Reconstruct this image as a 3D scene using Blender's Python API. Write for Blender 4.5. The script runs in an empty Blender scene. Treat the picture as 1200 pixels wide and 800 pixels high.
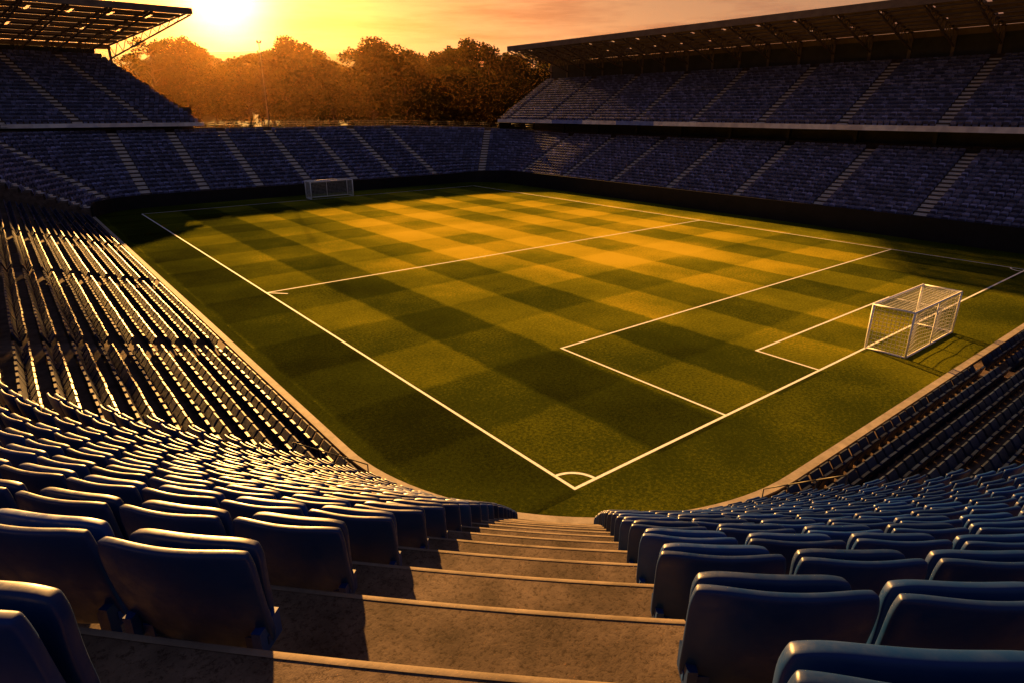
import bpy, math, random
from mathutils import Vector, Matrix
import numpy as np
random.seed(7); rng=np.random.RandomState(7)
scene=bpy.context.scene
scene.view_settings.view_transform='Standard'
scene.view_settings.look='None'
scene.view_settings.exposure=0
COL=scene.collection
R=math.radians
# ------------------------------------------------------------ helpers
class MB:
    def __init__(s): s.v=[]; s.f=[]; s.m=[]; s.sm=[]
    def add(s,vs,fs,m=0,smooth=False):
        b=len(s.v); s.v.extend([tuple(p) for p in vs])
        for f in fs:
            s.f.append(tuple(i+b for i in f)); s.m.append(m); s.sm.append(smooth)
    def box(s,a,b,m=0):
        x0,y0,z0=a; x1,y1,z1=b
        s.add([(x0,y0,z0),(x1,y0,z0),(x1,y1,z0),(x0,y1,z0),(x0,y0,z1),(x1,y0,z1),(x1,y1,z1),(x0,y1,z1)],
              [(0,3,2,1),(4,5,6,7),(0,1,5,4),(1,2,6,5),(2,3,7,6),(3,0,4,7)],m)
    def beam(s,p,q,w,h=None,m=0):
        h=h or w; p=Vector(p); q=Vector(q); d=(q-p).normalized()
        up=Vector((0,0,1)) if abs(d.z)<.95 else Vector((0,1,0))
        a=d.cross(up).normalized()*w/2; b=a.cross(d).normalized()*h/2
        vs=[p-a-b,p+a-b,p+a+b,p-a+b,q-a-b,q+a-b,q+a+b,q-a+b]
        s.add(vs,[(0,1,2,3),(7,6,5,4),(0,4,5,1),(1,5,6,2),(2,6,7,3),(3,7,4,0)],m)
    def tube(s,p,q,r0,r1=None,n=6,m=0,smooth=True):
        r1=r0 if r1 is None else r1
        p=Vector(p); q=Vector(q); d=(q-p).normalized()
        up=Vector((0,0,1)) if abs(d.z)<.95 else Vector((0,1,0))
        a=d.cross(up).normalized(); b=a.cross(d).normalized()
        vs=[]
        for c,r in((p,r0),(q,r1)):
            for i in range(n):
                t=2*math.pi*i/n; vs.append(c+a*math.cos(t)*r+b*math.sin(t)*r)
        fs=[(i,(i+1)%n,n+(i+1)%n,n+i) for i in range(n)]+[tuple(range(n))[::-1],tuple(range(n,2*n))]
        s.add(vs,fs,m,smooth)
    def obj(s,name,mats,parent=None):
        me=bpy.data.meshes.new(name); me.from_pydata(s.v,[],s.f)
        for m in (mats if isinstance(mats,(list,tuple)) else [mats]): me.materials.append(m)
        me.polygons.foreach_set('material_index',s.m); me.polygons.foreach_set('use_smooth',s.sm)
        me.update(); o=bpy.data.objects.new(name,me); COL.objects.link(o)
        if parent: o.parent=parent
        return o
def empty(name):
    o=bpy.data.objects.new(name,None); COL.objects.link(o); return o

def newmat(name):
    m=bpy.data.materials.new(name); m.use_nodes=True; nt=m.node_tree
    b=nt.nodes['Principled BSDF']; return m,nt,b
def N(nt,t,**k):
    n=nt.nodes.new(t)
    for a,v in k.items():
        if a.startswith('i_'): n.inputs[a[2:].replace('_',' ')].default_value=v
        else: setattr(n,a,v)
    return n
def ramp(nt,fac,stops):
    r=nt.nodes.new('ShaderNodeValToRGB'); e=r.color_ramp.elements
    e[0].position=stops[0][0]; e[0].color=(*stops[0][1],1)
    e[1].position=stops[-1][0]; e[1].color=(*stops[-1][1],1)
    for p,c in stops[1:-1]:
        k=e.new(p); k.color=(*c,1)
    nt.links.new(fac,r.inputs[0]); return r
def mathn(nt,op,a,b=None,clamp=False):
    n=nt.nodes.new('ShaderNodeMath'); n.operation=op; n.use_clamp=clamp
    for i,v in enumerate((a,b)):
        if v is None: continue
        if isinstance(v,(int,float)): n.inputs[i].default_value=v
        else: nt.links.new(v,n.inputs[i])
    return n.outputs[0]
def simple(name,c0,c1,scale=3,rough=.8,bump=.0,bscale=20,metal=0,spec=.4,dist=.05):
    m,nt,b=newmat(name); g=N(nt,'ShaderNodeNewGeometry')
    n=N(nt,'ShaderNodeTexNoise',i_Scale=scale,i_Detail=8.0,i_Roughness=.65); nt.links.new(g.outputs['Position'],n.inputs['Vector'])
    r=ramp(nt,n.outputs[0],[(.3,c0),(.7,c1)]); nt.links.new(r.outputs[0],b.inputs['Base Color'])
    b.inputs['Roughness'].default_value=rough; b.inputs['Metallic'].default_value=metal
    b.inputs['Specular IOR Level'].default_value=spec
    if bump:
        n2=N(nt,'ShaderNodeTexNoise',i_Scale=bscale,i_Detail=6.0); nt.links.new(g.outputs['Position'],n2.inputs['Vector'])
        bp=N(nt,'ShaderNodeBump',i_Strength=bump,i_Distance=dist); nt.links.new(n2.outputs[0],bp.inputs['Height']); nt.links.new(bp.outputs[0],b.inputs['Normal'])
    return m
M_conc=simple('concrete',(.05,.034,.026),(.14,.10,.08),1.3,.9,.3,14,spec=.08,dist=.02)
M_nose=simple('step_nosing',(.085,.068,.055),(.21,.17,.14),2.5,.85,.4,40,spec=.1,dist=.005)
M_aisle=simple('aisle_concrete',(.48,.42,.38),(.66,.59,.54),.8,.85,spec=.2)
m,nt,b=newmat('stair_concrete'); g=N(nt,'ShaderNodeNewGeometry')
n=N(nt,'ShaderNodeTexNoise',i_Scale=1.1,i_Detail=10.0,i_Roughness=.7); nt.links.new(g.outputs['Position'],n.inputs['Vector'])
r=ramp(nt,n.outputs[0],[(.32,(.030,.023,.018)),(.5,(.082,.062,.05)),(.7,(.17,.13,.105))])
n4=N(nt,'ShaderNodeTexNoise',i_Scale=26.0,i_Detail=4.0,i_Roughness=.8); nt.links.new(g.outputs['Position'],n4.inputs['Vector'])
r4=ramp(nt,n4.outputs[0],[(.36,(.45,.42,.4)),(.5,(1,1,1)),(.7,(1.0,1.0,1.0))])
mx=N(nt,'ShaderNodeMix',data_type='RGBA',blend_type='MULTIPLY'); mx.inputs[0].default_value=1
nt.links.new(r.outputs[0],mx.inputs[6]); nt.links.new(r4.outputs[0],mx.inputs[7]); nt.links.new(mx.outputs[2],b.inputs['Base Color'])
b.inputs['Roughness'].default_value=.92; b.inputs['Specular IOR Level'].default_value=.08
bp=N(nt,'ShaderNodeBump',i_Strength=.5,i_Distance=.007); nt.links.new(n4.outputs[0],bp.inputs['Height']); nt.links.new(bp.outputs[0],b.inputs['Normal'])
M_concnear=m
M_coping=simple('coping_stone',(.18,.155,.13),(.34,.30,.26),1.5,.8,.3,15,spec=.1,dist=.01)
M_black=simple('black_boarding',(.006,.006,.008),(.014,.013,.016),.6,.5,spec=.2)
M_dark=simple('dark_steel',(.02,.018,.018),(.05,.045,.04),.5,.6)
M_truss=simple('painted_truss_steel',(.11,.07,.05),(.21,.15,.10),.5,.6)
M_roof=simple('roof_sheet',(.08,.06,.045),(.14,.105,.08),.4,.6)
M_white=simple('white_paint',(.70,.70,.69),(.85,.85,.84),2,.5)
M_net=simple('net_cord',(.50,.50,.48),(.70,.70,.67),2,.8)
M_line=simple('pitch_line_paint',(.60,.60,.54),(.86,.86,.84),6,.8,.3,30,spec=.1)
def seatmat(name,c,rough,coat,lo=.6,hi=1.5,spec=.5):
    m,nt,b=newmat(name); g=N(nt,'ShaderNodeNewGeometry')
    n=N(nt,'ShaderNodeTexNoise',i_Scale=2.2,i_Detail=7.0,i_Roughness=.7); nt.links.new(g.outputs['Position'],n.inputs['Vector'])
    mx=mathn(nt,'ADD',mathn(nt,'MULTIPLY',n.outputs[0],.5),mathn(nt,'MULTIPLY',g.outputs['Random Per Island'],.7))
    r=ramp(nt,mx,[(.2,tuple(x*lo for x in c)),(.7,c),(.95,tuple(min(1,x*hi) for x in c))])
    nt.links.new(r.outputs[0],b.inputs['Base Color'])
    n2=N(nt,'ShaderNodeTexNoise',i_Scale=9.0,i_Detail=8.0,i_Roughness=.7); nt.links.new(g.outputs['Position'],n2.inputs['Vector'])
    rr=N(nt,'ShaderNodeMapRange'); nt.links.new(n2.outputs[0],rr.inputs[0]); rr.inputs[1].default_value=.35; rr.inputs[2].default_value=.7
    rr.inputs[3].default_value=rough-.1; rr.inputs[4].default_value=rough+.2; nt.links.new(rr.outputs[0],b.inputs['Roughness'])
    b.inputs['Specular IOR Level'].default_value=spec
    b.inputs['Coat Weight'].default_value=coat; b.inputs['Coat Roughness'].default_value=.3
    return m
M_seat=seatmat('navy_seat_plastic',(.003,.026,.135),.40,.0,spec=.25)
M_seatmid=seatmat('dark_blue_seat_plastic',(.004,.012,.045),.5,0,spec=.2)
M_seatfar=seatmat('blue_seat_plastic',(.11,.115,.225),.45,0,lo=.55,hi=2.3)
m,nt,b=newmat('advert_fascia'); g=N(nt,'ShaderNodeNewGeometry'); sx=N(nt,'ShaderNodeSeparateXYZ'); nt.links.new(g.outputs['Position'],sx.inputs[0])
s_=mathn(nt,'ADD',sx.outputs[0],sx.outputs[1]); fl=mathn(nt,'FLOOR',mathn(nt,'DIVIDE',s_,5.2))
wn=N(nt,'ShaderNodeTexWhiteNoise',noise_dimensions='1D'); nt.links.new(fl,wn.inputs['W'])
r=ramp(nt,wn.outputs[0],[(0,(.74,.68,.66)),(.35,(.85,.82,.82)),(.5,(.16,.24,.6)),(.65,(.75,.72,.74)),(.92,(.6,.2,.1)),(1,(.85,.8,.8))]); r.color_ramp.interpolation='CONSTANT'
nz=N(nt,'ShaderNodeTexNoise',i_Scale=.7,i_Detail=1.0); nt.links.new(g.outputs['Position'],nz.inputs['Vector'])
r2=ramp(nt,nz.outputs[0],[(.4,(1,1,1)),(.65,(.75,.75,.8))])
mx=N(nt,'ShaderNodeMix',data_type='RGBA',blend_type='MULTIPLY'); mx.inputs[0].default_value=1
nt.links.new(r.outputs[0],mx.inputs[6]); nt.links.new(r2.outputs[0],mx.inputs[7]); nt.links.new(mx.outputs[2],b.inputs['Base Color']); b.inputs['Roughness'].default_value=.5
M_ad=m
# grass
m,nt,b=newmat('mown_grass'); g=N(nt,'ShaderNodeNewGeometry'); sx=N(nt,'ShaderNodeSeparateXYZ'); nt.links.new(g.outputs['Position'],sx.inputs[0])
wob=N(nt,'ShaderNodeTexNoise',i_Scale=.5,i_Detail=5.0); nt.links.new(g.outputs['Position'],wob.inputs['Vector'])
wv=mathn(nt,'MULTIPLY',mathn(nt,'SUBTRACT',wob.outputs[0],.5),.7)
def stripe(co,w,off,k):
    a=mathn(nt,'ADD',mathn(nt,'ADD',co,wv),off); s=mathn(nt,'SINE',mathn(nt,'MULTIPLY',a,math.pi/w))
    s=mathn(nt,'MULTIPLY',s,k); s=mathn(nt,'MAXIMUM',mathn(nt,'MINIMUM',s,1.0),-1.0); return s
sX=stripe(sx.outputs[0],5.67,0,8); sY=stripe(sx.outputs[1],7.0,0,8)
nfade=N(nt,'ShaderNodeTexNoise',i_Scale=.06,i_Detail=3.0); nt.links.new(g.outputs['Position'],nfade.inputs['Vector'])
fade=mathn(nt,'MULTIPLY',nfade.outputs[0],.12)
val=mathn(nt,'ADD',mathn(nt,'MULTIPLY',sX,.10),mathn(nt,'MULTIPLY',sY,fade))
def band(co,a,bb):
    return mathn(nt,'MULTIPLY',mathn(nt,'GREATER_THAN',co,a),mathn(nt,'LESS_THAN',co,bb))
ins=mathn(nt,'MULTIPLY',band(sx.outputs[0],-5.8,69.5),band(sx.outputs[1],-.4,106))
n1=N(nt,'ShaderNodeTexNoise',i_Scale=.05,i_Detail=8.0,i_Roughness=.62); nt.links.new(g.outputs['Position'],n1.inputs['Vector'])
n2=N(nt,'ShaderNodeTexNoise',i_Scale=5.0,i_Detail=9.0,i_Roughness=.85); nt.links.new(g.outputs['Position'],n2.inputs['Vector'])
# low sunlight painted into the turf colour: golden mid-pitch, darker towards the margins
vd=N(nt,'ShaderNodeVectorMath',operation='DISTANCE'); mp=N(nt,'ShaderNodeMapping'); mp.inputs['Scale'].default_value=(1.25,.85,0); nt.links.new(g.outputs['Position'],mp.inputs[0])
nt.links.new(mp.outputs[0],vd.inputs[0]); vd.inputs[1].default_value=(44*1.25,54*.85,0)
sun_patch=N(nt,'ShaderNodeMapRange',interpolation_type='SMOOTHSTEP'); nt.links.new(vd.outputs['Value'],sun_patch.inputs[0]); sun_patch.inputs[1].default_value=12; sun_patch.inputs[2].default_value=66; sun_patch.inputs[3].default_value=.32; sun_patch.inputs[4].default_value=-.20
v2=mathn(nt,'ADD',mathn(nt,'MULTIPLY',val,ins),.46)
v2=mathn(nt,'ADD',v2,sun_patch.outputs[0])
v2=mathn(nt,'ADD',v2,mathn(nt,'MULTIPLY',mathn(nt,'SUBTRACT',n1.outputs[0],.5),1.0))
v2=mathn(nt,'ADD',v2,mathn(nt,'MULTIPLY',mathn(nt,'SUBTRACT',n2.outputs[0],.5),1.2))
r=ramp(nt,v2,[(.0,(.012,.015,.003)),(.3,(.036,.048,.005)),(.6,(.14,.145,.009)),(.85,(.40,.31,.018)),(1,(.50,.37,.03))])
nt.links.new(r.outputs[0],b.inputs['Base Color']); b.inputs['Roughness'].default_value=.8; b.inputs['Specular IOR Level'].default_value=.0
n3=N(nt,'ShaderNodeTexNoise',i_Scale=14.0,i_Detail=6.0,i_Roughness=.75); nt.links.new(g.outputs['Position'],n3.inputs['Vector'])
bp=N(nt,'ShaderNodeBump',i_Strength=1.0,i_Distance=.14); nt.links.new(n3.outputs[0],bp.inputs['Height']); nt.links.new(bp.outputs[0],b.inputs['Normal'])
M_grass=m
M_ground=simple('hill_ground',(.012,.016,.006),(.03,.03,.012),.02,.9,spec=.05)
# foliage
m,nt,b=newmat('foliage'); g=N(nt,'ShaderNodeNewGeometry'); nt.nodes.remove(b)
r=ramp(nt,g.outputs['Random Per Island'],[(0,(.010,.013,.004)),(.6,(.022,.022,.006)),(1,(.07,.05,.010))])
b=N(nt,'ShaderNodeBsdfDiffuse'); nt.links.new(r.outputs[0],b.inputs[0])
tr=N(nt,'ShaderNodeBsdfTranslucent'); nt.links.new(r.outputs[0],tr.inputs[0]); ms=N(nt,'ShaderNodeMixShader'); ms.inputs[0].default_value=.5
nt.links.new(b.outputs[0],ms.inputs[1]); nt.links.new(tr.outputs[0],ms.inputs[2]); nt.links.new(ms.outputs[0],nt.nodes['Material Output'].inputs[0])
M_leaf=m
M_bark=simple('bark',(.03,.02,.015),(.07,.05,.035),1,.9)

# ------------------------------------------------------------ seat prototypes
def outline_seat():
    V=[];F=[]
    w=.40; pts=[(-w,.35),(w,.35),(w+.01,.78),(w-.06,.9),(w-.14,.93),(-w+.14,.93),(-w+.06,.9),(-w-.01,.78)]
    n=len(pts)
    for yo in(-.05,.02):
        for x,z in pts: V.append((x,yo+(z-.35)*.22,z))
    F.append(tuple(range(n))); F.append(tuple(range(2*n-1,n-1,-1)))
    for i in range(n): F.append((i,n+i,n+(i+1)%n,(i+1)%n))
    def bx(vs):
        b=len(V); V.extend(vs); F.extend([tuple(b+i for i in f) for f in[(0,3,2,1),(4,5,6,7),(0,1,5,4),(1,2,6,5),(2,3,7,6),(3,0,4,7)]])
    c=math.cos(R(62)); s=math.sin(R(62))
    def P(x,l,t): return (x,-.08-l*c-t*s,.38+l*s-t*c)
    bx([P(-.36,0,0),P(.36,0,0),P(.36,0,.07),P(-.36,0,.07),P(-.34,.42,0),P(.34,.42,0),P(.34,.42,.06),P(-.34,.42,.06)])
    bx([(-.3,-.1,0),(.3,-.1,0),(.3,-.02,0),(-.3,-.02,0),(-.3,-.1,.36),(.3,-.1,.36),(.3,-.02,.36),(-.3,-.02,.36)])
    return np.array(V),F,[False]*len(F)
def shell(W,H,T,cur,corner):
    nx,nz=9,8; V=[];F=[]
    for j in range(nz+1):
        for i in range(nx+1):
            u=-1+2*i/nx; v=-1+2*j/nz
            k=corner
            x=u*W/2*(1-k*abs(v)**7); z=v*H/2*(1-k*abs(u)**7*W/H)
            x*=1-.04*(1-v)/2
            V.append((x,-cur*u*u-.02*v*v,z))
    for j in range(nz):
        for i in range(nx):
            a=j*(nx+1)+i; F.append((a,a+1,a+nx+2,a+nx+1))
    me=bpy.data.meshes.new('tmp'); me.from_pydata(V,[],F); o=bpy.data.objects.new('tmp',me); COL.objects.link(o)
    s=o.modifiers.new('s','SOLIDIFY'); s.thickness=T; s.offset=0
    bv=o.modifiers.new('b','BEVEL'); bv.width=.018; bv.segments=2; bv.limit_method='ANGLE'; bv.angle_limit=R(50)
    ss=o.modifiers.new('u','SUBSURF'); ss.levels=1
    dg=bpy.context.evaluated_depsgraph_get(); e=o.evaluated_get(dg); me2=e.to_mesh()
    V=np.array([v.co[:] for v in me2.vertices]); F=[tuple(p.vertices) for p in me2.polygons]
    e.to_mesh_clear(); bpy.data.objects.remove(o); bpy.data.meshes.remove(me)
    return V,F
def rotx(V,a):
    c,s=math.cos(a),math.sin(a); W=V.copy(); W[:,1]=c*V[:,1]-s*V[:,2]; W[:,2]=s*V[:,1]+c*V[:,2]; return W
def near_seat():
    Vs=[];F=[];S=[];n=0
    def put(V,f,sm):
        nonlocal n
        Vs.append(V); F.extend([tuple(i+n for i in q) for q in f]); S.extend([sm]*len(f)); n+=len(V)
    V,f=shell(.86,.74,.06,.055,.06); V=rotx(V,R(-11)); V[:,2]+=.66; put(V,f,True)
    V,f=shell(.77,.56,.07,.03,.08); V=rotx(V,R(-5)); V[:,2]+=.69; V[:,1]-=.14; put(V,f,True)
    mb=MB()
    for sx_ in(-1,1):
        mb.box((sx_*.37-.025,-.2,.34),(sx_*.37+.025,.0,.50))
        mb.box((sx_*.30-.03,-.12,0),(sx_*.30+.03,-.05,.42))
        mb.box((sx_*.30-.06,-.2,-.002),(sx_*.30+.06,.02,.02))
    mb.box((-.40,-.11,.38),(.40,-.06,.43))
    put(np.array(mb.v),mb.f,False)
    return np.vstack(Vs),F,S
SEAT_L=outline_seat(); SEAT_N=near_seat()
SEAT_M=(SEAT_L[0]*np.array([1.04,1.55,1.10]),SEAT_L[1],SEAT_L[2])

# ------------------------------------------------------------ tier builder
def tier(name,pf,ns,rows,pitch,rise,z0,seat,sp,aisles,aw,mats,base=0.0,back=2.0,parapet=1.0,seatoff=.78,seatmatl=None,under=None,hk=None,ash=None,halfsteps=True,walk=.02,nose=False):
    """pf(i,o)->(x,y); pitch,rise,z0 functions of sample i; hk(k): row height profile if not linear"""
    H=hk if hk else (lambda k:float(k))
    AW=aw if callable(aw) else (lambda k:aw)
    AS=ash if ash else (lambda k:0.0)
    root=empty(name)
    mb=MB(); prof_n=None; rings=[]
    for i in range(ns):
        p,r_,z=pitch(i),rise(i),z0(i)
        b0=base if under is None else z-under
        pr=[(0,b0),(0,z)]
        for k in range(rows):
            pr.append(((k+1)*p,z+H(k)*r_))
            if k<rows-1: pr.append(((k+1)*p,z+H(k+1)*r_))
        W=rows*p; zt=z+H(rows-1)*r_
        pr+=[(W,zt+walk),(W+back,zt+walk),(W+back,zt+walk+parapet),(W+back+.25,zt+walk+parapet)]
        if under is None: pr+=[(W+back+.25,base)]
        else: pr+=[(W+back+.25,zt-under)]
        rings.append([(*pf(i,o),zz) for o,zz in pr]); prof_n=len(pr)
    vs=[v for r_ in rings for v in r_]; fs=[]
    for i in range(ns-1):
        for k in range(prof_n):
            a=i*prof_n+k; b=i*prof_n+(k+1)%prof_n; fs.append((a,b,b+prof_n,a+prof_n))
    fs.append(tuple(range(prof_n))); fs.append(tuple(range((ns-1)*prof_n,ns*prof_n))[::-1])
    mb.add(vs,fs,0); mb.obj('terrace',mats[0],root)
    st=MB(); SV,SF,SS=seat; steps=MB(); noses=MB()
    for k in range(rows):
        pts=[];outs=[];zs=[]
        for i in range(ns):
            o=(k+seatoff)*pitch(i); q=Vector(pf(i,o)); pts.append(q); q2=Vector(pf(i,o+.5)); outs.append(q2-q); zs.append(z0(i)+H(k)*rise(i))
        cum=[0]
        for i in range(1,ns): cum.append(cum[-1]+(pts[i]-pts[i-1]).length)
        L=cum[-1]
        def at(s):
            i=int(np.searchsorted(cum,s))-1; i=max(0,min(ns-2,i)); t=(s-cum[i])/max(1e-6,cum[i+1]-cum[i])
            q=pts[i].lerp(pts[i+1],t); tg=(pts[i+1]-pts[i]).normalized(); ou=Vector((tg.y,-tg.x))
            if ou.dot(outs[i])<0: ou=-ou
            return q,ou,zs[i]*(1-t)+zs[i+1]*t,i
        ac=[]; a_w=AW(k)
        for a in aisles:
            i=int(a); i=min(ns-2,i); ac.append(cum[i]+(a-i)*(cum[i+1]-cum[i])+AS(k))
        edges=[0]+sorted(ac)+[L]
        bounds=[]
        for j in range(len(edges)-1):
            s0=edges[j]+(a_w/2 if j>0 else .3); s1=edges[j+1]-(a_w/2 if j<len(edges)-2 else .3)
            bounds.append((s0,s1))
        for s0,s1 in bounds:
            n=int((s1-s0)/sp)
            if n<1: continue
            for j in range(n):
                s=s0+(s1-s0)*(j+.5)/n
                q,ou,z,i=at(s)
                yaw=rng.uniform(-.02,.02)
                X=Vector((ou.y,-ou.x)); c,sn=math.cos(yaw),math.sin(yaw)
                X=Vector((X.x*c-X.y*sn,X.x*sn+X.y*c)); O=Vector((-X.y,X.x)); jo=rng.uniform(-.018,.018)
                P=np.empty_like(SV); P[:,0]=q.x+SV[:,0]*X.x+(SV[:,1]+jo)*O.x; P[:,1]=q.y+SV[:,0]*X.y+(SV[:,1]+jo)*O.y; P[:,2]=z+SV[:,2]
                b=len(st.v); st.v.extend(map(tuple,P.tolist())); st.f.extend([tuple(i_+b for i_ in f) for f in SF]); st.sm.extend(SS)
        for s in ac:
            q,ou,z,i=at(s); p=pitch(i); rr=rise(i)*(H(k+1)-H(k)); X=Vector((ou.y,-ou.x)); hw=a_w/2-.06
            c0=q+ou*(p*(.5-seatoff)); c1=q+ou*(p*(1-seatoff)+.04)
            lo=q+ou*(p*(0-seatoff)+.02)
            if halfsteps:
                v=[]
                for c_,zz in((c0,z+.004),(c1,z+.004),(c1,z+rr*.5),(c0,z+rr*.5)):
                    for sg in(-1,1):
                        w=c_+X*hw*sg; v.append((w.x,w.y,zz))
                steps.add(v,[(0,2,4,6),(1,7,5,3),(6,4,5,7),(0,6,7,1)],0)
                v=[]
                for c_ in(lo,c0):
                    for sg in(-1,1):
                        w=c_+X*hw*sg; v.append((w.x,w.y,z+.012))
                steps.add(v,[(0,2,3,1)],0)
        if nose:
            v=[]; fs_=[]
            for i in range(ns):
                e0=Vector(pf(i,k*pitch(i)-.025)); e1=Vector(pf(i,k*pitch(i)+.025)); z=zs[i]
                v+=[(e0.x,e0.y,z-.07),(e0.x,e0.y,z-.01),(*(e0.lerp(e1,.3)),z+.006),(e1.x,e1.y,z+.004)]
                if i: 
                    for t in range(3): fs_.append(((i-1)*4+t,(i-1)*4+t+1,i*4+t+1,i*4+t))
            noses.add(v,fs_,0,True)
    st.m=[0]*len(st.f)
    st.obj('seats',seatmatl or M_seatfar,root)
    if steps.f: steps.obj('aisle_steps',mats[1],root)
    if noses.f: noses.obj('step_nosings',M_nose,root)
    return root
C=lambda x:(lambda i:x)

cx,cy=8.0,9.0; R0=15.6
NS=121
def pf_corner(i,o):
    a=R(225+ -32+64*i/(NS-1)); r=R0+o; return (cx+r*math.cos(a),cy+r*math.sin(a))
hk_c=lambda k:.88*k-.16/15*k*(k-1)/2
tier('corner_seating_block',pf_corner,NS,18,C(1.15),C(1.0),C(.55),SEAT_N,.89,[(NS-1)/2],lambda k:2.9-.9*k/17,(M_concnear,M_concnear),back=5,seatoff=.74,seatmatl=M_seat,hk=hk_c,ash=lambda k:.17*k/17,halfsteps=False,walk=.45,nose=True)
# low side handrails at the foot of the corner block
for ang in(192.2,257.8):
    mb=MB(); prev=None
    for k in range(0,4):
        r_=R0+.3+1.15*k; z=.55+hk_c(k); x=cx+r_*math.cos(R(ang)); y=cy+r_*math.sin(R(ang))
        mb.tube((x,y,.2),(x,y,z+.9),.03,n=6)
        if prev:
            mb.tube(prev,(x,y,z+.9),.03,n=6)
            mb.tube((prev[0],prev[1],prev[2]-.45),(x,y,z+.45),.022,n=6)
        prev=(x,y,z+.9)
    mb.obj('handrail',M_dark)
def pf_left(i,o):
    a,b_=5.6-.235*o,101.0; n=40; return (-7.5-o,a+(b_-a)*i/n)
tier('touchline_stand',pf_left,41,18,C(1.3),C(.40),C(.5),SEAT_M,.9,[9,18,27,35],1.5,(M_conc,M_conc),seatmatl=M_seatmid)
def pf_near(i,o):
    a,b_=4.6-.235*o,74.0; n=40; return (a+(b_-a)*i/n,-6.5-o)
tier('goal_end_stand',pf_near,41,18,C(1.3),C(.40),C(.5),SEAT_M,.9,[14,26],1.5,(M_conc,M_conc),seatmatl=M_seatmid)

path=[];par=[]
for y in np.linspace(-20,103,62): path.append((78.3,y,1,0)); par.append(0.0)
for a in np.linspace(0,90,13)[1:]:
    path.append((68+10.3*math.cos(R(a)),103+10.3*math.sin(R(a)),math.cos(R(a)),math.sin(R(a)))); par.append(a/90)
for x in np.linspace(68,3,34)[1:]: path.append((x,113.3,0,1)); par.append(1.0)
for a in np.linspace(90,180,13)[1:]:
    path.append((3+10.3*math.cos(R(a)),103+10.3*math.sin(R(a)),math.cos(R(a)),math.sin(R(a)))); par.append(1.0)
NB=len(path)
def pf_bowl(i,o): x,y,nx,ny=path[i]; return (x+nx*o,y+ny*o)
lerp=lambda a,b_:(lambda i:a+(b_-a)*par[i])
bowlz=lerp(2.5,1.7)
ais=[3.5+7*k for k in range(9)]+[67.5]+[75+5.2*k for k in range(7)]+[111.,116.]
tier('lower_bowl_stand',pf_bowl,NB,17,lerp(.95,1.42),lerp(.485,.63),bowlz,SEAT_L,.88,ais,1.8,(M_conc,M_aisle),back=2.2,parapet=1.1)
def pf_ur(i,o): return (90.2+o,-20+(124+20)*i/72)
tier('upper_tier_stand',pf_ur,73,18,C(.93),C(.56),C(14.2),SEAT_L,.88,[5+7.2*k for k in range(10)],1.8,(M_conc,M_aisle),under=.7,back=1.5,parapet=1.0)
def pf_ul(i,o):
    xe=19.4-o*.62; return (xe+(-62-xe)*i/40,135.5+o)
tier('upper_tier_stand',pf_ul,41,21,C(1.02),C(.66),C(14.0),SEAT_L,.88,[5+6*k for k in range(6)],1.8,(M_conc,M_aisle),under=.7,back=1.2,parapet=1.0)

def wallpath(name,pts,t,h,mat,cap=None,z=0.0):
    root=empty(name); mb=MB(); vs=[];fs=[]
    n=len(pts)
    for i,(x,y) in enumerate(pts):
        a=Vector(pts[max(0,i-1)]); b_=Vector(pts[min(n-1,i+1)]); d=(b_-a).normalized(); o=Vector((d.y,-d.x))*t/2
        hh=h(i) if callable(h) else h
        vs+=[(x-o.x,y-o.y,z),(x+o.x,y+o.y,z),(x+o.x,y+o.y,hh),(x-o.x,y-o.y,hh)]
    for i in range(n-1):
        for k in range(4): fs.append((i*4+k,i*4+(k+1)%4,i*4+4+(k+1)%4,i*4+4+k))
    fs+= [(0,1,2,3),tuple(4*(n-1)+k for k in(3,2,1,0))]
    mb.add(vs,fs); mb.obj('wall_body',mat,root)
    if cap:
        mb=MB(); vs=[];fs=[]
        for i,(x,y) in enumerate(pts):
            a=Vector(pts[max(0,i-1)]); b_=Vector(pts[min(n-1,i+1)]); d=(b_-a).normalized(); o=Vector((d.y,-d.x))*(t/2+.05)
            hh=(h(i) if callable(h) else h)+.003
            vs+=[(x-o.x,y-o.y,hh),(x+o.x,y+o.y,hh),(x+o.x,y+o.y,hh+.09),(x-o.x,y-o.y,hh+.09)]
        for i in range(n-1):
            for k in range(4): fs.append((i*4+k,i*4+(k+1)%4,i*4+4+(k+1)%4,i*4+4+k))
        fs+= [(0,1,2,3),tuple(4*(n-1)+k for k in(3,2,1,0))]
        mb.add(vs,fs); mb.obj('coping',cap,root)
    return root
pts=[(-7.1,y) for y in np.linspace(103,9,48)]+[(8+15.1*math.cos(R(a)),9+15.1*math.sin(R(a))) for a in np.linspace(180,270,31)[1:]]+[(x,-6.1) for x in np.linspace(8,77,35)[1:]]
wallpath('pitch_perimeter_kerb',pts,.34,.38,M_conc,M_coping)
wallpath('black_perimeter_wall',[(x-nx*.25,y-ny*.25) for x,y,nx,ny in path],.3,lambda i:bowlz(i)+.55,M_black)
mb=MB()
top=[]
for i in range(62,NB):
    W=17*(.95+(1.42-.95)*par[i])+2.2; x,y=pf_bowl(i,W+.1); z=bowlz(i)+16*(.485+(.63-.485)*par[i])+1.1; top.append((x,y,z))
for a,b_ in zip(top[:-1],top[1:]):
    for dz in(.55,1.05): mb.tube((a[0],a[1],a[2]+dz),(b_[0],b_[1],b_[2]+dz),.04,n=5)
    mb.tube(a,(a[0],a[1],a[2]+1.1),.05,n=5)
mb.obj('stand_railing',M_dark)

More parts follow.
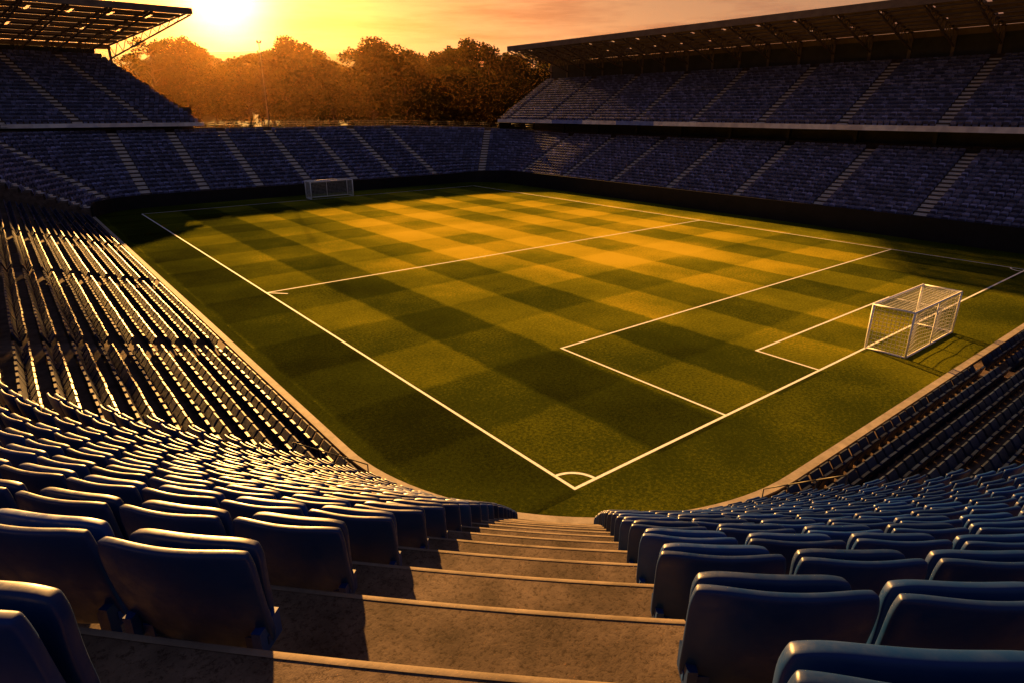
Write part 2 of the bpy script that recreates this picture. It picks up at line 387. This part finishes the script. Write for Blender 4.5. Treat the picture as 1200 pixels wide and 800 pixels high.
def fascia(name,p,q,z0,z1,t,out):
    mb=MB(); p=Vector(p); q=Vector(q); o=Vector(out)*t
    v=[]
    for zz in(z0,z1):
        for c_ in(p,q,q+o,p+o): v.append((c_.x,c_.y,zz))
    mb.add(v,[(0,3,2,1),(4,5,6,7),(0,1,5,4),(1,2,6,5),(2,3,7,6),(3,0,4,7)]); return mb.obj(name,M_ad)
fascia('advertising_board',(90.15,-20),(90.15,124),13.5,14.3,.12,(-1,0))
fascia('advertising_board',(-62,135.4),(19.4,135.4),13.3,14.05,.12,(0,-1))
mb=MB()
mb.box((98.2,-20,0),(98.6,124,16.5)); mb.box((108.9,-20,0),(109.3,124,28.9)); mb.box((90.3,123.6,9),(98.2,124,13.4))
mb.box((-62,141,0),(18.5,141.4,17)); mb.box((-62,158.9,0),(5,159.3,29.2))
for y in np.arange(-15,124,12): mb.box((96.4,y,10),(97.0,y+.6,17.6))
for x in np.arange(-55,18,10): mb.box((x,139,12),(x+.7,139.7,15.6))
mb.obj('concourse_building',M_dark)

def roof(name,F,B,n,zf,zb,ztruss,step):
    root=empty(name); mb=MB(); NB_=16; 
    def P(t,s,dz=0):
        f=Vector(F(t)); b_=Vector(B(t)); q=f.lerp(b_,s); return Vector((q.x,q.y,zf+(zb-zf)*s+dz))
    for k in range(NB_):
        s0=k/NB_+.004; s1=(k+1)/NB_-(.014 if k%2 else .004)
        for j in range(n):
            t0=j/n; t1=(j+1)/n
            if (k in(3,4,9,10) ) and (j%3==1): t1=t0+(t1-t0)*.7
            a,b_,c_,d=P(t0,s0),P(t1,s0),P(t1,s1),P(t0,s1); u=Vector((0,0,.12))
            mb.add([a,b_,c_,d,a+u,b_+u,c_+u,d+u],[(0,3,2,1),(4,5,6,7),(0,1,5,4),(1,2,6,5),(2,3,7,6),(3,0,4,7)])
    mb.obj('roof_deck',M_roof,root)
    mb=MB()
    mb.beam(P(0,0,-.25),P(1,0,-.25),.35,1.1); mb.beam(P(0,1,-.5),P(1,1,-.5),.4,1.0)
    for s in(.12,.25,.37,.5,.62,.75,.87): mb.beam(P(0,s,-.3),P(1,s,-.3),.22,.35)
    nt_=step
    for j in range(nt_+1):
        t=j/nt_; m_=9
        mb.beam(P(t,0.01,-.22),P(t,.99,-.22),.25,.3)
        def low(s): return P(t,s,-.7-ztruss*s)
        mb.beam(low(.02),low(.99),.22,.26)
        for q in range(m_):
            sA=.02+.97*q/m_; sB=.02+.97*(q+1)/m_
            mb.beam(P(t,sA,-.22),low((sA+sB)/2),.12); mb.beam(low((sA+sB)/2),P(t,sB,-.22),.12)
        bt=P(t,1,0); mb.beam((bt.x,bt.y,bt.z-7),(bt.x,bt.y,bt.z),.5,.5)
    mb.obj('roof_trusses',M_truss,root)
    return root
roof('grandstand_roof',lambda t:(88.0,117-137*t),lambda t:(109,124-144*t),60,31.0,28.9,2.0,22)
roof('grandstand_roof',lambda t:(19.6-82*t,131.5),lambda t:(8-70*t,160),36,35.2,30.3,2.2,12)

# ------------------------------------------------------------ ground + pitch
def hz(x,y):
    r=math.hypot(x-35,y-60); t=max(0,min(1,(r-175)/550)); t=t*t*(3-2*t)
    return 66*t*(1+.16*math.sin(x*.006+1)+.1*math.sin(x*.017+y*.004))-.06
mb=MB(); gs=[-2600+40*i for i in range(131)]; n=len(gs)
vs=[(x,y,hz(x,y)) for y in gs for x in gs]; fs=[(j*n+i,j*n+i+1,(j+1)*n+i+1,(j+1)*n+i) for j in range(n-1) for i in range(n-1)]
mb.add(vs,fs,0,True); mb.obj('ground',M_ground)
mb=MB(); 
poly=[(-7.2,112),(-7.2,9)]+[(8+15.2*math.cos(R(a)),9+15.2*math.sin(R(a))) for a in np.linspace(180,270,21)]+[(78.2,-6.2),(78.2,113)]+[(-7.2,113)]
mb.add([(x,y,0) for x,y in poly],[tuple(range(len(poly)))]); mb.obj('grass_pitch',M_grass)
mb=MB(); lw=.085
def ln(a,b_,w=lw,z=.005):
    a=Vector(a);b_=Vector(b_); d=(b_-a).normalized(); o=Vector((d.y,-d.x))*w
    mb.add([(a.x+o.x,a.y+o.y,z),(b_.x+o.x,b_.y+o.y,z),(b_.x-o.x,b_.y-o.y,z),(a.x-o.x,a.y-o.y,z)],[(0,1,2,3)])
ln((0,-lw),(0,105+lw)); ln((68.4,-lw),(68.4,105+lw)); ln((lw,0),(68.4-lw,0),z=.005); ln((lw,105),(68.4-lw,105))
ln((lw,42.5),(68.4-lw,42.5)); ln((12,lw),(12,13.9-lw)); ln((12-lw,13.9),(68.4-lw,13.9))
ln((22.8,lw),(22.8,4.7-lw)); ln((45.2,lw),(45.2,4.7-lw)); ln((22.8-lw,4.7),(45.2+lw,4.7))
ln((1.5,40.9),(lw,42.4),z=.009)
def arc(x,y,r,a0,a1):
    vs=[];fs=[]
    for i,a in enumerate(np.linspace(a0,a1,13)):
        for rr in(r-lw,r+lw): vs.append((x+rr*math.cos(R(a)),y+rr*math.sin(R(a)),.009))
    for i in range(12): fs.append((2*i,2*i+1,2*i+3,2*i+2))
    mb.add(vs,fs)
arc(0,0,1.35,3,87); arc(68.4,0,1.35,93,177)
mb.obj('pitch_markings',M_line)

def goal(y0,sgn):
    root=empty('football_goal'); mb=MB(); x0,x1,H,D=29.6,38.4,3.3,2.7
    yb=y0-sgn*D; r=.075
    A=[(x0,y0),(x1,y0)];Bk=[(x0,yb),(x1,yb)]
    for (x,y) in A: mb.tube((x,y,0),(x,y,H),r+.02,n=10)
    for (x,y) in Bk: mb.tube((x,y,0),(x,y,H),r,n=8)
    mb.tube((x0,y0,H),(x1,y0,H),r+.02,n=10); mb.tube((x0,yb,H),(x1,yb,H),r,n=8)
    for x in(x0,x1):
        mb.tube((x,y0,H),(x,yb,H),r-.01,n=8); mb.tube((x,y0,.06),(x,yb,.06),r,n=8)
    mb.tube((x0,yb,.06),(x1,yb,.06),r,n=8); mb.tube(((x0+x1)/2,yb,.0),((x0+x1)/2,yb,H),r-.02,n=8)
    mb.obj('goal_frame',M_white,root)
    nb=MB(); s=.27; w=.020
    def back(x,z): return yb+sgn*.32*math.sin(math.pi*(x-x0)/(x1-x0)*2)**2*math.sin(math.pi*z/H)
    xs=np.arange(x0,x1+.01,s); zs=list(np.arange(0,H,s))+[H]
    for x in xs:
        for za,zb_ in zip(zs[:-1],zs[1:]): nb.beam((x,back(x,za),za),(x,back(x,zb_),zb_),w)
        ym=(y0+yb)/2; nb.beam((x,yb,H),(x,ym,H-.10),w); nb.beam((x,ym,H-.10),(x,y0,H),w)
    for z in zs[1:-1]:
        for xa,xb in zip(xs[:-1],xs[1:]): nb.beam((xa,back(xa,z),z),(xb,back(xb,z),z),w)
        for x in(x0,x1): nb.beam((x,y0,z),(x,yb,z),w)
    for k in np.arange(s,D,s):
        y=y0-sgn*k; zz=H-.10*(1-abs(2*k/D-1)); nb.beam((x0,y,zz),(x1,y,zz),w)
        for x in(x0,x1): nb.beam((x,y,0),(x,y,H),w)
    nb.obj('goal_net',M_net,root)
goal(0,1); goal(105,-1)

def rf(r_,f): return (-17.86+.7831*r_+.6225*f, -17.79-.6225*r_+.7831*f)
mb=MB(); x,y=rf(-62,170); mb.tube((x,y,0),(x,y,32),.17,.08,n=10)
mb.box((x-.5,y-.12,31.9),(x+.5,y+.12,32.1)); 
for k in(-1,1): mb.box((x+k*.4-.18,y-.3,32.1),(x+k*.4+.18,y-.05,32.5))
mb.obj('floodlight_mast',M_coping)

# ------------------------------------------------------------ trees
def tree_mesh(seed):
    rg=random.Random(seed); mb=MB(); H=30
    pts=[Vector((0,0,-2)),Vector((rg.uniform(-.4,.4),rg.uniform(-.4,.4),6)),Vector((rg.uniform(-1,1),rg.uniform(-1,1),13)),Vector((rg.uniform(-1.5,1.5),rg.uniform(-1.5,1.5),22))]
    rad=[1.1,.8,.55,.15]
    for i in range(3): mb.tube(pts[i],pts[i+1],rad[i],rad[i+1],n=8,m=1)
    cl=[]
    for k in range(11):
        a=k*2.4+rg.random(); z=rg.uniform(5,16); L=rg.uniform(5,10); st=Vector((0,0,z)); en=Vector((math.cos(a)*L,math.sin(a)*L,z+rg.uniform(1,7)))
        mb.tube(st,en,.32,.08,n=5,m=1); cl.append((en,rg.uniform(2.4,4.4)))
        for _ in range(2):
            e2=en+Vector((rg.uniform(-4,4),rg.uniform(-4,4),rg.uniform(-3,4))); mb.tube(en,e2,.12,.04,n=4,m=1); cl.append((e2,rg.uniform(1.8,3.2)))
    for k in range(30):
        a=rg.uniform(0,6.28); zz=rg.uniform(-1,1); rr=rg.uniform(.25,1)**.5
        w=10*math.sqrt(max(.05,1-zz*zz*.85)); cl.append((Vector((math.cos(a)*w*rr,math.sin(a)*w*rr,16.5+zz*12)),rg.uniform(2.,4.2)))
    for c_,r_ in cl:
        for _ in range(int(40*r_)):
            d=Vector((rg.gauss(0,1),rg.gauss(0,1),rg.gauss(0,1))).normalized(); q=c_+d*r_*rg.uniform(.45,1.1); q.z=c_.z+(q.z-c_.z)*.75
            u=Vector((rg.gauss(0,1),rg.gauss(0,1),rg.gauss(0,1))).normalized(); v=u.orthogonal().normalized(); s=rg.uniform(.35,.72)
            mb.add([q-u*s,q+v*s*.75,q+u*s,q-v*s*.75],[(0,1,2,3)],0)
    me=bpy.data.meshes.new('tree'); me.from_pydata(mb.v,[],mb.f); me.materials.append(M_leaf); me.materials.append(M_bark)
    me.polygons.foreach_set('material_index',mb.m); me.update(); return me
TM=[tree_mesh(s) for s in range(5)]
root=empty('distant_tree_line')
def tree(f,azt,ztop,i,sw=1.0):
    r_=azt*f; x,y=rf(r_,f); zb=hz(x,y); sc=(ztop-zb)/30.0
    o=bpy.data.objects.new('tree',TM[i%5]); COL.objects.link(o); o.parent=root
    o.location=(x,y,zb); o.scale=(sc*sw,sc*sw,sc); o.rotation_euler=(0,0,random.uniform(0,6.28))
prof=[(-.60,.066),(-.555,.078),(-.525,.098),(-.495,.102),(-.47,.092),(-.44,.080),(-.41,.072),(-.375,.078),(-.345,.087),(-.32,.099),(-.295,.094),(-.27,.070),
      (-.245,.058),(-.222,.087),(-.195,.097),(-.168,.094),(-.14,.082),(-.11,.080),(-.085,.090),(-.055,.096),(-.03,.09),(0.0,.080),(.03,.078),(.06,.075),(.09,.07)]
k=0
for t,s in prof:
    f=400+random.uniform(-25,25); tree(f,t+random.uniform(-.004,.004),16.4+s*f,k,random.uniform(.95,1.2)); k+=1
for j in range(40):
    t=-.66+.8*j/40; f=350+random.uniform(-15,20); tree(f,t+random.uniform(-.01,.01),16.4+f*random.uniform(.035,.06),k,1.3); k+=1
for j in range(36):
    t=-.66+.85*j/36; f=520+random.uniform(-20,40); tree(f,t+random.uniform(-.01,.01),16.4+f*random.uniform(.055,.072),k,1.2); k+=1

# ------------------------------------------------------------ light
az=R(73.8)
def sdir(el): return Vector((math.cos(R(el))*math.cos(az),math.cos(R(el))*math.sin(az),math.sin(R(el))))
L=bpy.data.lights.new('sun','SUN'); L.energy=24; L.angle=R(.8); L.color=(1,.47,.11)
lo=bpy.data.objects.new('sun',L); COL.objects.link(lo); lo.rotation_euler=sdir(15.0).to_track_quat('Z','Y').to_euler()
w=bpy.data.worlds.new('World'); scene.world=w; w.use_nodes=True; nt=w.node_tree; bg=nt.nodes['Background']
sky=N(nt,'ShaderNodeTexSky',sky_type='NISHITA'); sky.sun_disc=False; sky.sun_elevation=R(8.5); sky.sun_rotation=R(16.2); sky.dust_density=4; sky.air_density=1.5
tc=N(nt,'ShaderNodeTexCoord'); dirv=tc.outputs['Generated']
vm=N(nt,'ShaderNodeVectorMath',operation='DOT_PRODUCT'); nt.links.new(dirv,vm.inputs[0]); vm.inputs[1].default_value=sdir(8.0)
d=mathn(nt,'MAXIMUM',vm.outputs['Value'],0.0)
sz=N(nt,'ShaderNodeSeparateXYZ'); nt.links.new(dirv,sz.inputs[0])
low=mathn(nt,'POWER',mathn(nt,'SUBTRACT',1.0,mathn(nt,'ABSOLUTE',sz.outputs[2])),3.0)
def term(f,col):
    c_=N(nt,'ShaderNodeCombineColor')
    for i in range(3): nt.links.new(mathn(nt,'MULTIPLY',f,col[i]),c_.inputs[i])
    return c_.outputs[0]
def addc(a,b_):
    m_=N(nt,'ShaderNodeMix',data_type='RGBA',blend_type='ADD'); m_.inputs[0].default_value=1
    nt.links.new(a,m_.inputs[6]); nt.links.new(b_,m_.inputs[7]); return m_.outputs[2]
broad=mathn(nt,'MULTIPLY',mathn(nt,'POWER',d,1.1),low)
mp=N(nt,'ShaderNodeMapping'); mp.inputs['Scale'].default_value=(2.2,2.2,20); nt.links.new(dirv,mp.inputs[0])
cn=N(nt,'ShaderNodeTexNoise',i_Scale=1.9,i_Detail=9.0,i_Roughness=.62); nt.links.new(mp.outputs[0],cn.inputs['Vector'])
cr=ramp(nt,cn.outputs[0],[(.42,(1,1,1)),(.60,(.70,.52,.48))])
base=term(broad,(1.10,.48,.19))
mu=N(nt,'ShaderNodeMix',data_type='RGBA',blend_type='MULTIPLY'); mu.inputs[0].default_value=1; nt.links.new(base,mu.inputs[6]); nt.links.new(cr.outputs[0],mu.inputs[7])
c_=addc(mu.outputs[2],term(mathn(nt,'POWER',d,22.0),(.40,.08,.0)))
c_=addc(c_,term(mathn(nt,'POWER',d,150.0),(1.6,.52,.05)))
c_=addc(c_,term(mathn(nt,'POWER',d,800.0),(3,2.4,1.1)))
up=mathn(nt,'MAXIMUM',sz.outputs[2],0.0)
opp=mathn(nt,'MULTIPLY',mathn(nt,'SUBTRACT',1.15,d),mathn(nt,'ADD',mathn(nt,'POWER',up,.5),.15))
c_=addc(c_,term(opp,(.072,.078,.145)))
sk=N(nt,'ShaderNodeMix',data_type='RGBA',blend_type='MULTIPLY'); sk.inputs[0].default_value=1; nt.links.new(sky.outputs[0],sk.inputs[6]); sk.inputs[7].default_value=(.010,.010,.010,1)
c_=addc(c_,sk.outputs[2])
nt.links.new(c_,bg.inputs['Color']); bg.inputs['Strength'].default_value=1.0
mb=MB(); mb.box((-500,165,-2),(800,900,130))
hm=bpy.data.materials.new('evening_haze'); hm.use_nodes=True; nt=hm.node_tree; nt.nodes.remove(nt.nodes['Principled BSDF'])
vs_=N(nt,'ShaderNodeVolumeScatter'); vs_.inputs['Color'].default_value=(1,.50,.15,1); vs_.inputs['Density'].default_value=.00008; vs_.inputs['Anisotropy'].default_value=.89
nt.links.new(vs_.outputs[0],nt.nodes['Material Output'].inputs['Volume']); mb.obj('evening_haze',hm)

# ------------------------------------------------------------ camera
cam=bpy.data.cameras.new('camera'); co=bpy.data.objects.new('camera',cam); COL.objects.link(co)
co.location=(-17.86,-17.79,16.4); co.rotation_euler=(R(69.9),0,R(-38.5)); cam.lens=22.14; cam.sensor_width=36; cam.clip_end=6000; cam.clip_start=.05
scene.camera=co
